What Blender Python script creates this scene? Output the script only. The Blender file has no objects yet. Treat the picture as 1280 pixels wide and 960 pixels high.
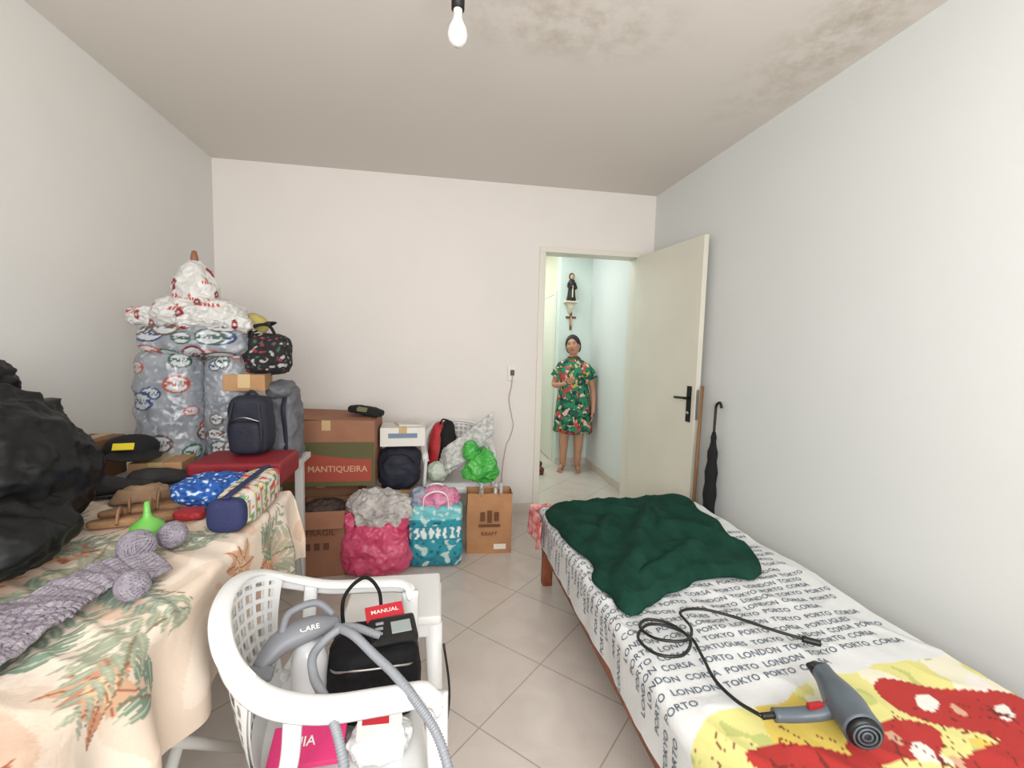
import bpy, bmesh, math, random
import numpy as np
from mathutils import Vector, Matrix, noise, Euler
random.seed(7)
pi=math.pi
sc=bpy.context.scene
try:
    sc.view_settings.view_transform='Standard'
except Exception: pass

def lin(c):
    return tuple(((v/255)/12.92 if v/255<=.04045 else (((v/255)+.055)/1.055)**2.4) for v in c)

# ---------------------------------------------------------------- materials
MATS={}
def mat(name,col=(200,200,200),rough=.6,bump=0,bscale=20,metal=0,var=0,vscale=4,attr=False,trans=0,alpha=1,spec=.5,col2=None,sheen=0):
    if name in MATS: return MATS[name]
    m=bpy.data.materials.new(name); m.use_nodes=True
    nt=m.node_tree; N=nt.nodes; L=nt.links
    b=N['Principled BSDF']
    b.inputs['Base Color'].default_value=(*lin(col),1)
    b.inputs['Roughness'].default_value=rough
    b.inputs['Metallic'].default_value=metal
    b.inputs['Specular IOR Level'].default_value=spec
    b.inputs['Transmission Weight'].default_value=trans
    b.inputs['Alpha'].default_value=alpha
    if sheen: b.inputs['Sheen Weight'].default_value=sheen
    tc=N.new('ShaderNodeTexCoord')
    if attr:
        a=N.new('ShaderNodeAttribute'); a.attribute_name='Col'
        L.new(a.outputs['Color'],b.inputs['Base Color'])
    elif var or col2:
        n=N.new('ShaderNodeTexNoise'); n.inputs['Scale'].default_value=vscale; n.inputs['Detail'].default_value=4
        L.new(tc.outputs['Object'],n.inputs['Vector'])
        r=N.new('ShaderNodeValToRGB')
        c2=col2 if col2 else tuple(max(0,v-var) for v in col)
        r.color_ramp.elements[0].position=.35; r.color_ramp.elements[1].position=.65
        r.color_ramp.elements[0].color=(*lin(c2),1); r.color_ramp.elements[1].color=(*lin(col),1)
        L.new(n.outputs['Fac'],r.inputs['Fac']); L.new(r.outputs['Color'],b.inputs['Base Color'])
    if bump:
        n2=N.new('ShaderNodeTexNoise'); n2.inputs['Scale'].default_value=bscale; n2.inputs['Detail'].default_value=5
        L.new(tc.outputs['Object'],n2.inputs['Vector'])
        bp=N.new('ShaderNodeBump'); bp.inputs['Strength'].default_value=bump; bp.inputs['Distance'].default_value=.01
        L.new(n2.outputs['Fac'],bp.inputs['Height']); L.new(bp.outputs['Normal'],b.inputs['Normal'])
    MATS[name]=m; return m

# ---------------------------------------------------------------- builder
def catmull(pts,n=8,cyc=False):
    P=[Vector(p) for p in pts]
    if len(P)<3 : 
        return [P[0].lerp(P[1],i/n) for i in range(n+1)]
    out=[]
    m=len(P); rng=m if cyc else m-1
    for i in range(rng):
        p1=P[i]; p2=P[(i+1)%m]
        p0=P[i-1] if (i>0 or cyc) else p1*2-p2
        p3=P[(i+2)%m] if (i+2<m or cyc) else p2*2-p1
        for k in range(n):
            t=k/n
            out.append(.5*((2*p1)+(p2-p0)*t+(2*p0-5*p1+4*p2-p3)*t*t+(3*p1-p0-3*p2+p3)*t**3))
    if not cyc: out.append(P[-1])
    return out

def sg(v,p): return math.copysign(abs(v)**p,v)
def rid(v): return 1-2*abs(noise.noise(v))
_ar={}
def arc(e,a0,a1,N):
    """angles that step a superellipse evenly by arc length"""
    k=(e,a0,a1,N)
    if k in _ar: return _ar[k]
    q=round((a1-a0)/(pi/2)); th=[]
    for s in range(q):
        for i in range(600):
            u=i/600; w=u**3/(u**3+(1-u)**3) if e<.8 else u
            th.append(a0+(s+w)*pi/2)
    th.append(a1); th=np.array(th)
    c=np.cos(th); s_=np.sin(th)
    X=np.sign(c)*np.abs(c)**e; Y=np.sign(s_)*np.abs(s_)**e
    d=np.concatenate([[0],np.cumsum(np.hypot(np.diff(X),np.diff(Y)))])
    r=np.interp(np.linspace(0,d[-1],N+1),d,th); _ar[k]=r; return r

class B:
    def __init__(s,name):
        s.name=name; s.v=[]; s.f=[]; s.fm=[]; s.fs=[]; s.c=[]; s.m=[]
    def mi(s,m):
        if m not in s.m: s.m.append(m)
        return s.m.index(m)
    def add(s,vs,fs,m,smooth=True,M=None,cols=None):
        o=len(s.v)
        for i,v in enumerate(vs):
            v=Vector(v)
            if M is not None: v=M@v
            s.v.append(v); s.c.append(cols[i] if cols else (1,1,1))
        k=s.mi(m)
        for f in fs:
            s.f.append([a+o for a in f]); s.fm.append(k); s.fs.append(smooth)
        return s
    def box(s,c,size,m,bev=.004,M=None,rot=None,smooth=False,seg=2):
        bm=bmesh.new(); bmesh.ops.create_cube(bm,size=1)
        for v in bm.verts: v.co=Vector((v.co.x*size[0],v.co.y*size[1],v.co.z*size[2]))
        if bev>0: bmesh.ops.bevel(bm,geom=bm.edges[:],offset=min(bev,min(size)*.45),segments=seg,affect='EDGES',profile=.6)
        T=Matrix.Translation(c)
        if rot: T=T@Euler(rot).to_matrix().to_4x4()
        if M is not None: T=M@T
        bm.verts.index_update()
        s.add([v.co.copy() for v in bm.verts],[[v.index for v in f.verts] for f in bm.faces],m,smooth,T); bm.free(); return s
    def loft(s,rings,m,closed=True,cap=True,smooth=True,M=None,cols=None):
        n=len(rings[0]); vs=[p for r in rings for p in r]; fs=[]
        for i in range(len(rings)-1):
            for j in range(n if closed else n-1):
                a=i*n+j; b=i*n+(j+1)%n
                fs.append([a,b,b+n,a+n])
        if cap and closed:
            fs.append(list(range(n))[::-1]); fs.append([(len(rings)-1)*n+j for j in range(n)])
        return s.add(vs,fs,m,smooth,M,cols)
    def lathe(s,prof,m,c=(0,0,0),n=24,M=None,cap=True,axis=None):
        R=[[Vector((r*math.cos(2*pi*j/n),r*math.sin(2*pi*j/n),z)) for j in range(n)] for r,z in prof]
        T=Matrix.Translation(c)
        if axis is not None: T=T@Vector((0,0,1)).rotation_difference(Vector(axis).normalized()).to_matrix().to_4x4()
        if M is not None: T=M@T
        return s.loft(R,m,True,cap,True,T)
    def sweep(s,pts,r,m,n=10,h=None,cyc=False,smooth_path=True,sub=8,M=None,up=None,cap=True):
        P=catmull(pts,sub,cyc) if smooth_path else [Vector(p) for p in pts]
        K=len(P); rings=[]; prev=None
        for i,p in enumerate(P):
            a=P[i-1] if (i>0 or cyc) else p; b=P[(i+1)%K] if (i<K-1 or cyc) else p
            t=(b-a); t=t.normalized() if t.length>1e-9 else Vector((0,0,1))
            if up is not None: x=t.cross(Vector(up))
            elif prev is None:
                x=t.cross(Vector((0,0,1)) if abs(t.z)<.9 else Vector((1,0,0)))
            else: x=prev-t*prev.dot(t)
            if x.length<1e-6: x=Vector((1,0,0))
            x.normalize(); prev=x; y=x.cross(t)
            rr=r(i/(K-1)) if callable(r) else r
            hh=(h(i/(K-1)) if callable(h) else h) if h is not None else rr
            rings.append([p+x*rr*math.cos(2*pi*j/n)+y*hh*math.sin(2*pi*j/n) for j in range(n)])
        if cyc: rings.append(rings[0])
        return s.loft(rings,m,True,cap and not cyc,True,M)
    def blob(s,c,size,m,e1=1,e2=1,amp=0,freq=6,seed=0,M=None,rot=None,shape=None,paint=None,nu=48,nv=32,ridge=True,flat=None):
        vs=[];cols=[]
        hx,hy,hz=size[0]/2,size[1]/2,size[2]/2
        nu=(nu//4)*4; nv=(nv//2)*2
        PH=arc(e1,-pi/2,pi/2,nv); THs=arc(e2,0,2*pi,nu)
        for i in range(nv+1):
            ph=PH[i]
            for j in range(nu):
                th=THs[j]
                x=sg(math.cos(ph),e1)*sg(math.cos(th),e2); y=sg(math.cos(ph),e1)*sg(math.sin(th),e2); z=sg(math.sin(ph),e1)
                k=(1,1)
                if shape: k=shape(z)
                p=Vector((x*hx*k[0],y*hy*k[1],z*hz))
                if amp:
                    q=p*freq+Vector((seed*3.1,seed*1.7,seed))
                    d=(rid(q)+.5*rid(q*2.1)+.25*rid(q*4.3)-.9) if ridge else noise.noise(q)+.4*noise.noise(q*2.3)
                    nn=Vector((x,y,z*.6)); 
                    if nn.length>0: nn.normalize()
                    p+=nn*d*amp
                if flat is not None and p.z<-hz*flat: p.z=-hz*flat
                vs.append(p)
                cols.append(paint(j/nu,i/nv,p) if paint else (1,1,1))
        fs=[]
        for i in range(nv):
            for j in range(nu):
                a=i*nu+j;b=i*nu+(j+1)%nu
                fs.append([a,b,b+nu,a+nu])
        T=Matrix.Translation(c)
        if rot: T=T@Euler(rot).to_matrix().to_4x4()
        if M is not None: T=M@T
        return s.add(vs,fs,m,True,T,cols)
    def radial(s,poly,zf,m,n=90,k=26,drop=.03,paint=None,under=True):
        """cloth laid inside a closed outline"""
        P=catmull([(a,b,0) for a,b in poly],max(4,n//len(poly)),True); n=len(P)
        c=sum(P,Vector())/n
        vs=[];cols=[]
        for i in range(k+1):
            r=i/k
            for p in P:
                q=c.lerp(p,r)
                q=q+Vector((noise.noise(q*9),noise.noise(q*9+Vector((7,7,0))),0))*.02*r
                q.z=zf(q.x,q.y,r)
                vs.append(q); cols.append(paint(q) if paint else (1,1,1))
        fs=[]
        for i in range(k):
            for j in range(n):
                a=i*n+j;b=i*n+(j+1)%n
                fs.append([a,a+n,b+n,b])
        return s.add(vs,fs,m,True,None,cols)
    def grid(s,nx,ny,fn,m,cols=None,smooth=True,skip=None,M=None):
        vs=[fn(i/(nx-1),j/(ny-1)) for j in range(ny) for i in range(nx)]
        fs=[]
        for j in range(ny-1):
            for i in range(nx-1):
                if skip and skip(i,j): continue
                a=j*nx+i
                fs.append([a,a+1,a+nx+1,a+nx])
        return s.add(vs,fs,m,smooth,M,cols)
    def text(s,body,size,m,M=None,fn=None,align='CENTER'):
        vs,fs=textmesh(body,size,align)
        if fn: vs=[fn(v) for v in vs]
        return s.add(vs,fs,m,False,M)
    def done(s,M=None,solid=0,parent=None,sub=0):
        me=bpy.data.meshes.new(s.name); me.from_pydata([tuple(v) for v in s.v],[],s.f)
        for m in s.m: me.materials.append(m)
        me.polygons.foreach_set('material_index',s.fm); me.polygons.foreach_set('use_smooth',s.fs)
        ca=me.color_attributes.new('Col','FLOAT_COLOR','POINT')
        a=np.ones((len(s.v),4),dtype=np.float32); a[:,:3]=np.array(s.c,dtype=np.float32)
        ca.data.foreach_set('color',a.ravel())
        me.update()
        o=bpy.data.objects.new(s.name,me); sc.collection.objects.link(o)
        if M is not None: o.matrix_world=M
        if solid:
            md=o.modifiers.new('solid','SOLIDIFY'); md.thickness=solid; md.offset=0
        if sub:
            md=o.modifiers.new('sub','SUBSURF'); md.levels=sub; md.render_levels=sub
        if parent: o.parent=parent
        return o

_tc={}
def textmesh(body,size,align='CENTER'):
    k=(body,size,align)
    if k in _tc: return _tc[k]
    cu=bpy.data.curves.new('t','FONT'); cu.body=body; cu.size=size; cu.align_x=align; cu.align_y='CENTER'; cu.resolution_u=2; cu.offset=size*.010
    o=bpy.data.objects.new('t',cu); sc.collection.objects.link(o)
    bpy.context.view_layer.update()
    dg=bpy.context.evaluated_depsgraph_get(); me=o.evaluated_get(dg).to_mesh()
    vs=[v.co.copy() for v in me.vertices]; fs=[list(p.vertices) for p in me.polygons]
    o.evaluated_get(dg).to_mesh_clear()
    bpy.data.objects.remove(o); bpy.data.curves.remove(cu)
    _tc[k]=(vs,fs); return _tc[k]

def TR(x,y,z,rz=0,rx=0,ry=0): return Matrix.Translation((x,y,z))@Euler((rx,ry,rz)).to_matrix().to_4x4()
def empty(name,loc=(0,0,0)):
    e=bpy.data.objects.new(name,None); e.location=loc; e.empty_display_size=.1; sc.collection.objects.link(e); return e

# ---------------------------------------------------------------- camera
H=1.35
cam=bpy.data.cameras.new('camera'); co=bpy.data.objects.new('camera',cam); sc.collection.objects.link(co)
cam.lens=568/1280*36; cam.sensor_width=36; cam.clip_start=.02
r=Vector((.9858,-.1661,.0259)).normalized(); f=Vector((.1677,.9825,-.0816)); f=(f-r*f.dot(r)).normalized(); u=r.cross(f)
R=Matrix((r,u,-f)).transposed()
co.matrix_world=Matrix.Translation((0,0,H))@R.to_4x4()
sc.camera=co

# ---------------------------------------------------------------- room
XL,XR,YB,YF,ZC=-1.54,1.76,3.565,-.75,2.6
def wallmat(name,c,c2):
    m=mat(name,c,rough=.8,bump=.05,bscale=60,col2=c2,vscale=.9,spec=.2); return m
W=wallmat('wall_paint',(229,232,231),(225,228,227))
WB_=wallmat('wall_paint_back',(238,232,227),(233,228,224))
WL=wallmat('wall_paint_left',(228,227,223),(222,221,218))
WH=wallmat('hall_paint',(220,232,226),(214,228,222))

def ceiling_mat():
    m=bpy.data.materials.new('ceiling_paint_mould'); m.use_nodes=True; nt=m.node_tree;N=nt.nodes;L=nt.links
    b=N['Principled BSDF']; b.inputs['Roughness'].default_value=.85; b.inputs['Specular IOR Level'].default_value=.2
    geo=N.new('ShaderNodeNewGeometry')
    def spot(cx,cy,rx,ry):
        mp=N.new('ShaderNodeMapping'); mp.vector_type='TEXTURE'
        mp.inputs['Location'].default_value=(cx,cy,2.6); mp.inputs['Scale'].default_value=(rx,ry,1)
        L.new(geo.outputs['Position'],mp.inputs['Vector'])
        ln=N.new('ShaderNodeVectorMath'); ln.operation='LENGTH'; L.new(mp.outputs['Vector'],ln.inputs[0])
        mr=N.new('ShaderNodeMapRange'); mr.inputs['From Min'].default_value=.1; mr.inputs['From Max'].default_value=1.1
        mr.inputs['To Min'].default_value=1; mr.inputs['To Max'].default_value=0
        L.new(ln.outputs['Value'],mr.inputs['Value']); return mr.outputs['Result']
    a=spot(.50,1.80,.55,.26); c=spot(1.55,1.65,.26,.8); d=spot(.15,1.45,.25,.2)
    mx=N.new('ShaderNodeMath');mx.operation='MAXIMUM';L.new(a,mx.inputs[0]);L.new(c,mx.inputs[1])
    mx2=N.new('ShaderNodeMath');mx2.operation='MAXIMUM';L.new(mx.outputs[0],mx2.inputs[0]);L.new(d,mx2.inputs[1])
    n=N.new('ShaderNodeTexNoise'); n.inputs['Scale'].default_value=8; n.inputs['Detail'].default_value=9; n.inputs['Roughness'].default_value=.7
    L.new(geo.outputs['Position'],n.inputs['Vector'])
    r=N.new('ShaderNodeValToRGB'); r.color_ramp.elements[0].position=.42; r.color_ramp.elements[1].position=.72
    r.color_ramp.elements[1].color=(.75,.75,.75,1)
    L.new(n.outputs['Fac'],r.inputs['Fac'])
    mu=N.new('ShaderNodeMath');mu.operation='MULTIPLY';L.new(mx2.outputs[0],mu.inputs[0]);L.new(r.outputs['Color'],mu.inputs[1])
    mix=N.new('ShaderNodeMix'); mix.data_type='RGBA'
    L.new(mu.outputs[0],mix.inputs['Factor']); mix.inputs['A'].default_value=(*lin((225,219,212)),1); mix.inputs['B'].default_value=(*lin((166,150,124)),1)
    L.new(mix.outputs['Result'],b.inputs['Base Color'])
    return m
def floor_mat():
    m=bpy.data.materials.new('floor_tile'); m.use_nodes=True; nt=m.node_tree;N=nt.nodes;L=nt.links
    b=N['Principled BSDF']; b.inputs['Roughness'].default_value=.2
    geo=N.new('ShaderNodeNewGeometry')
    mp=N.new('ShaderNodeMapping'); mp.inputs['Rotation'].default_value=(0,0,pi/4); mp.inputs['Location'].default_value=(.12,.05,0)
    L.new(geo.outputs['Position'],mp.inputs['Vector'])
    br=N.new('ShaderNodeTexBrick'); br.offset=0; br.squash=1
    br.inputs['Scale'].default_value=1; br.inputs['Brick Width'].default_value=.41; br.inputs['Row Height'].default_value=.41
    br.inputs['Mortar Size'].default_value=.003; br.inputs['Mortar Smooth'].default_value=.1
    br.inputs['Color1'].default_value=(*lin((214,204,196)),1); br.inputs['Color2'].default_value=(*lin((211,201,193)),1); br.inputs['Mortar'].default_value=(*lin((178,166,155)),1)
    L.new(mp.outputs['Vector'],br.inputs['Vector'])
    n=N.new('ShaderNodeTexNoise'); n.inputs['Scale'].default_value=5; n.inputs['Detail'].default_value=6; n.inputs['Distortion'].default_value=1.2
    L.new(geo.outputs['Position'],n.inputs['Vector'])
    r=N.new('ShaderNodeValToRGB'); r.color_ramp.elements[0].color=(.92,.91,.90,1); r.color_ramp.elements[1].color=(1,1,1,1); r.color_ramp.elements[0].position=.3;r.color_ramp.elements[1].position=.6
    L.new(n.outputs['Fac'],r.inputs['Fac'])
    mx=N.new('ShaderNodeMix'); mx.data_type='RGBA'; mx.blend_type='MULTIPLY'; mx.inputs['Factor'].default_value=1
    L.new(br.outputs['Color'],mx.inputs['A']); L.new(r.outputs['Color'],mx.inputs['B'])
    L.new(mx.outputs['Result'],b.inputs['Base Color'])
    bp=N.new('ShaderNodeBump'); bp.inputs['Strength'].default_value=.3; bp.inputs['Distance'].default_value=.002; bp.invert=True
    L.new(br.outputs['Fac'],bp.inputs['Height']); L.new(bp.outputs['Normal'],b.inputs['Normal'])
    return m
def bb(name,x0,x1,y0,y1,z0,z1,m):
    b=B(name); b.box(((x0+x1)/2,(y0+y1)/2,(z0+z1)/2),(x1-x0,y1-y0,z1-z0),m,bev=0); return b.done()
T=.13
FL=floor_mat(); CE=ceiling_mat()
bb('floor',XL-T,XR+T,YF-T,6.7,-.1,0,FL)
bb('ceiling',XL-T,XR+T,YF-T,6.7,ZC,ZC+.1,CE)
bb('wall_left',XL-T,XL,YF-T,YB+T,0,ZC,WL)
bb('wall_right',XR,XR+T,YF-T,5.2,0,ZC,W)
b=B('wall_back')
def bx(b,x0,x1,y0,y1,z0,z1,m,bev=0): b.box(((x0+x1)/2,(y0+y1)/2,(z0+z1)/2),(x1-x0,y1-y0,z1-z0),m,bev=bev)
bx(b,XL,.82,YB,YB+T,0,ZC,WB_); bx(b,.82,1.645,YB,YB+T,2.12,ZC,WB_); bx(b,1.645,XR,YB,YB+T,0,ZC,WB_); b.done()
b=B('wall_front')
bx(b,XL,-1.0,YF-T,YF,0,ZC,W); bx(b,1.2,XR,YF-T,YF,0,ZC,W); bx(b,-1.0,1.2,YF-T,YF,0,.95,W); bx(b,-1.0,1.2,YF-T,YF,2.3,ZC,W); b.done()
AL=mat('window_aluminium',(190,192,195),.35,metal=.8)
b=B('window_1')
for x in (-.98,.1,1.18): bx(b,x-.02,x+.02,YF-.09,YF-.04,.95,2.3,AL,.003)
for z in (.97,2.28): bx(b,-1,1.2,YF-.09,YF-.04,z-.02,z+.02,AL,.003)
b.done()
bb('wall_hall_end',1.39,XR,5.05,5.18,0,ZC,WH)
HY=mat('hall_passage_paint',(226,224,205),.7)
bb('wall_hall_passage',1.39,1.5,5.18,6.6,0,ZC,HY)
bb('wall_hall_left',.1,.22,YB+T,6.6,0,ZC,WH)
bb('wall_hall_far',.22,1.39,6.6,6.7,0,ZC,WH)
FR=mat('door_frame_paint',(230,226,214),.4)
DR=mat('door_leaf_paint',(228,224,210),.38,var=5,vscale=3)
BK=mat('black_metal',(32,30,30),.35,metal=.6)
STL=mat('steel',(170,170,168),.3,metal=1)
b=B('trim_1') # door casing
y0,y1=YB-.015,YB+T+.015
bx(b,.803,.85,y0,y1,0,2.10,FR,.004); bx(b,1.62,1.665,y0,y1,0,2.10,FR,.004); bx(b,.803,1.665,y0,y1,2.10,2.144,FR,.004)
bx(b,.8505,.865,YB+.04,YB+.055,0,2.099,FR,.002)
b.done()
b=B('trim_2') # frame of second doorway in passage side wall
bx(b,1.372,1.389,5.20,5.25,0,1.97,FR,.003); bx(b,1.372,1.389,5.98,6.04,0,1.97,FR,.003); bx(b,1.372,1.389,5.20,6.04,1.97,2.02,FR,.003)
b.done()
b=B('door_2'); bx(b,1.376,1.388,5.252,5.978,.01,1.968,mat('passage_door',(238,236,222),.4),.002); b.done()
# open door leaf
e=B('door_1')
Lf=math.hypot(.08,.82); ang=math.atan2(-.82,.08)
M=TR(1.618,3.535,0,ang)
e.box((Lf/2,-.0,1.055),(Lf,.035,2.08),DR,bev=.003,M=M)
for sd in (-1,1):
    kk=1 if sd<0 else .8
    e.box((Lf-.06,sd*.021,1.0),(.045,.006,.24),BK,bev=.002,M=M)
    e.sweep([(Lf-.06,sd*.02,1.04),(Lf-.06,sd*.052*kk,1.04),(Lf-.09,sd*.056*kk,1.04),(Lf-.17,sd*.054*kk,1.035)],.009*kk,BK,M=M)
    e.lathe([(.0,0),(.012,0),(.012,.006),(0,.006)],STL,c=(Lf-.06,sd*.024,.94),n=12,M=M,axis=(0,sd,0))
e.box((Lf+.0005,0,1.0),(.003,.022,.2),STL,bev=.0005,M=M)
e.done()
BS=mat('baseboard_tile',(212,203,192),.3,var=8,vscale=8)
bb('baseboard_back',XL,.803,YB-.012,YB,0,.075,BS)
bb('baseboard_left',XL,XL+.012,YF,YB-.012,0,.075,BS)
bb('baseboard_right',XR-.012,XR,YF,YB,0,.075,BS)
bb('baseboard_hall_right',XR-.012,XR,YB+T+.015,5.04,0,.075,BS)
bb('baseboard_hall_end',1.39,XR-.012,5.038,5.05,0,.075,BS)
# socket + cable on back wall
PW=mat('white_plastic_socket',(235,233,225),.4)
b=B('wall_socket'); b.box((.606,YB-.008,1.14),(.075,.016,.115),PW,bev=.006)
b.box((.606,YB-.02,1.145),(.032,.018,.045),mat('dark_plug',(90,78,66),.5),bev=.006)
b.done()
b=B('wall_cable'); 
b.sweep([(.606,YB-.03,1.12),(.60,YB-.02,1.03),(.585,YB-.012,.93),(.61,YB-.012,.80),(.625,YB-.012,.72),(.60,YB-.012,.62),(.57,YB-.012,.55),(.54,YB-.03,.30),(.56,YB-.03,.08)],.004,mat('beige_cable',(190,180,160),.6)); b.done()
# ceiling bulb
b=B('light_bulb')
BL=mat('bulb_glass',(246,245,240),.25)
x,y,z=.0575,1.52,2.285
b.lathe([(0,-.0),(.014,.002),(.026,.014),(.031,.032),(.028,.052),(.019,.070),(.014,.082),(.014,.095),(0,.095)],BL,c=(x,y,z),n=24)
b.lathe([(.0,.09),(.0135,.09),(.0145,.1),(.0135,.105),(.0145,.112),(.013,.12),(0,.12)],PW,c=(x,y,z),n=18)
b.lathe([(.0,.108),(.02,.108),(.021,.15),(.013,.165),(0,.167)],mat('black_socket',(18,17,17),.5),c=(x,y,z),n=20)
b.sweep([(x,y,z+.16),(x+.002,y,z+.22),(x-.004,y,z+.26),(x,y,2.6)],.004,mat('black_socket'))
b.lathe([(0,0),(.035,0),(.03,-.012),(0,-.014)],PW,c=(x,y,2.6),n=20)
b.done()

# ---------------------------------------------------------------- bed
def edge(d,r=.035):
    if d<=0: return d,0
    if d<r*pi/2: a=d/r; return r*math.sin(a),r*(1-math.cos(a))
    return r,r+(d-r*pi/2)
BX0,BX1,BY0,BY1,BZ=.60,1.57,.60,2.50,.43
def bedz(x,y):
    q=Vector((x*3,y*3,0)); q2=Vector((x*7+y*2,y*5,3))
    return BZ+.010*noise.noise(q)+.012*max(0,rid(q2)-.3)
def bedmap(x,y,lift=0):
    rr=.035
    ox,dx=edge((BX0+rr)-x,rr); X=BX0+rr-ox
    oy,dy=edge(y-(BY1-rr),rr); Y=BY1-rr+oy
    d=max(dx,dy)
    wv=.016*noise.noise(Vector((x*2,y*6,5)))*min(1,d*8)
    X+=-lift*(1 if dx>.03 else 0)+wv*(1 if dx>0 else 0) ; 
    return Vector((X,Y+ (lift if dy>.03 else 0),bedz(x,y)-d+lift*(0 if d>.03 else 1)))
def ybound(x): return .86+.22*max(0,min(1,(x-.56)/.75))**.5
nx,ny=200,300
xs=np.linspace(BX0-.17,BX1,nx); ys=np.linspace(BY0,BY1+.13,ny)
XX,YY=np.meshgrid(xs,ys)
col=np.zeros((ny,nx,3)); col[:]=lin((222,224,224))
def nzf(sc_,off): 
    return np.array([[noise.noise(Vector((a*sc_+off,b_*sc_,off))) for a in xs] for b_ in ys])
n1=nzf(5,1.0); n2=nzf(9,4.0); n3=nzf(16,8.0)
bound=np.vectorize(ybound)(XX)+.03*n1
yel=YY<bound
col[yel]=lin((222,216,140))
col[yel&(n2>.05)]=lin((234,230,206))
col[yel&(n3>.3)]=lin((190,196,120))
col[yel&(n1<-.25)]=lin((226,200,96))
def fig(cx,cy,a,rx,ry,c,nz=.5):
    dx=XX-cx;dy=YY-cy;U=(dx*math.cos(a)+dy*math.sin(a))/rx;V=(-dx*math.sin(a)+dy*math.cos(a))/ry
    col[(U*U+V*V<1+nz*n2)&yel]=lin(c)
RD=(178,50,46)
fig(1.36,.90,-.4,.20,.085,RD); fig(1.50,.80,.2,.14,.12,RD); fig(1.10,.84,.1,.14,.055,RD); fig(.86,.80,-.3,.17,.06,RD); fig(.66,.70,0,.14,.07,RD)
fig(1.22,.72,.3,.22,.06,RD); fig(1.45,.66,0,.14,.06,RD)
for (cx,cy) in ((1.30,.93),(1.46,.87),(1.12,.80),(.84,.75),(1.04,.88),(1.38,.74),(.70,.76),(1.52,.97)):
    fig(cx,cy,.5,.035,.018,(236,230,222),1.2)
    fig(cx+.06,cy-.03,1.2,.020,.012,(214,168,140),.8)
col[(np.abs(n3)<.02)&yel&(YY<.92)]=lin((120,40,34))
SH=mat('bedspread_cotton',rough=.88,attr=True,bump=.12,bscale=90)
b=B('bed')
vs=[bedmap(float(XX[j,i]),float(YY[j,i])) for j in range(ny) for i in range(nx)]
fs=[[j*nx+i,j*nx+i+1,(j+1)*nx+i+1,(j+1)*nx+i] for j in range(ny-1) for i in range(nx-1)]
b.add(vs,fs,SH,True,None,[tuple(c) for c in col.reshape(-1,3)])
MT=mat('mattress_ticking',(205,200,190),.8)
WD=mat('bed_wood',(150,84,52),.45,col2=(112,58,36),vscale=14)
b.box(((BX0+BX1)/2+.005,(BY0+BY1)/2,.335),(BX1-BX0-.04,BY1-BY0-.03,.15),MT,bev=.03,seg=3)
b.box((BX0+.035,(BY0+BY1)/2,.225),(.03,BY1-BY0-.04,.08),WD); b.box((BX1-.035,(BY0+BY1)/2,.225),(.03,BY1-BY0-.04,.08),WD)
b.box(((BX0+BX1)/2,BY1-.06,.225),(BX1-BX0-.06,.03,.08),WD); b.box(((BX0+BX1)/2,BY0+.05,.225),(BX1-BX0-.06,.03,.08),WD)
for x in (BX0+.045,BX1-.045):
    for y in (BY0+.08,BY1-.07): b.box((x,y,.13),(.055,.055,.26),WD,bev=.006)
for k in range(9): b.box(((BX0+BX1)/2,BY0+.18+k*.19,.255),(BX1-BX0-.08,.07,.015),WD)
INK=mat('print_ink',(92,104,120),.85)
words=['LONDON','TOKYO','PORTO','CORSA','PORTUGUES','TOKYO','LONDON','CORSA','PORTO']
row=0; yy=2.60
while yy>.86:
    xcur=BX0-.15-random.uniform(0,.12); wi=random.randint(0,8)
    while xcur<BX1-.03:
        w=words[wi%9]; wi+=1
        vs,fs=textmesh(w,.033,'LEFT')
        wd=max(v.x for v in vs)
        if xcur>BX0-.165 and xcur+wd<BX1-.01:
            out=[];ok=True
            for v in vs:
                x=xcur+v.x; y=yy+v.y*.95+.08*(x-.6)-.04+.006*math.sin(x*9+row)
                if y<ybound(x)+.03: ok=False
                if y>BY1+.12: ok=False
                out.append(bedmap(x,y,.0022))
            if ok: b.add(out,fs,INK,False)
        xcur+=wd+.020
    yy-=.043; row+=1
b.done()
# red/pink under-sheet at head corner
b=B('pink_bed_sheet')
RS=mat('pink_sheet_cloth',(196,74,78),.85,col2=(228,176,170),vscale=25,bump=.3)
b.grid(14,30,lambda u,v:Vector((BX0-.030-.010*math.sin(v*14)-.012*u,2.28+v*.26,.425-.15*u-.012*math.sin(v*9))),RS)
b.grid(30,10,lambda u,v:Vector((BX0-.038+u*.4,2.543+.008*math.sin(u*30),.43-.14*v)),RS)
b.done(solid=.004)
# green blanket
GB=mat('green_fleece',(30,68,56),.97,bump=.4,bscale=180,spec=.12,col2=(22,56,46),vscale=12)
poly=[(.60,2.307),(.68,2.46),(.95,2.50),(1.25,2.53),(1.50,2.53),(1.50,2.35),(1.455,2.16),(1.44,1.93),(1.39,1.707),(1.268,1.57),(1.12,1.60),(.985,1.565),(.83,1.49),(.674,1.39),(.65,1.50),(.63,1.626),(.66,1.80),(.61,2.0),(.61,2.15)]
FOLDS=[((.66,1.50),(.98,1.95),.050,.045),((.98,1.95),(1.22,2.30),.060,.050),((.78,2.36),(1.10,2.05),.045,.035),((1.10,1.98),(1.36,1.75),.050,.040),((.72,1.85),(.92,2.20),.030,.035),((1.28,2.42),(1.40,2.0),.040,.035),((.82,1.60),(1.15,1.78),.035,.030),((1.0,2.40),(1.2,2.12),.035,.035),((.68,2.08),(.86,1.95),.025,.03)]
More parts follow.
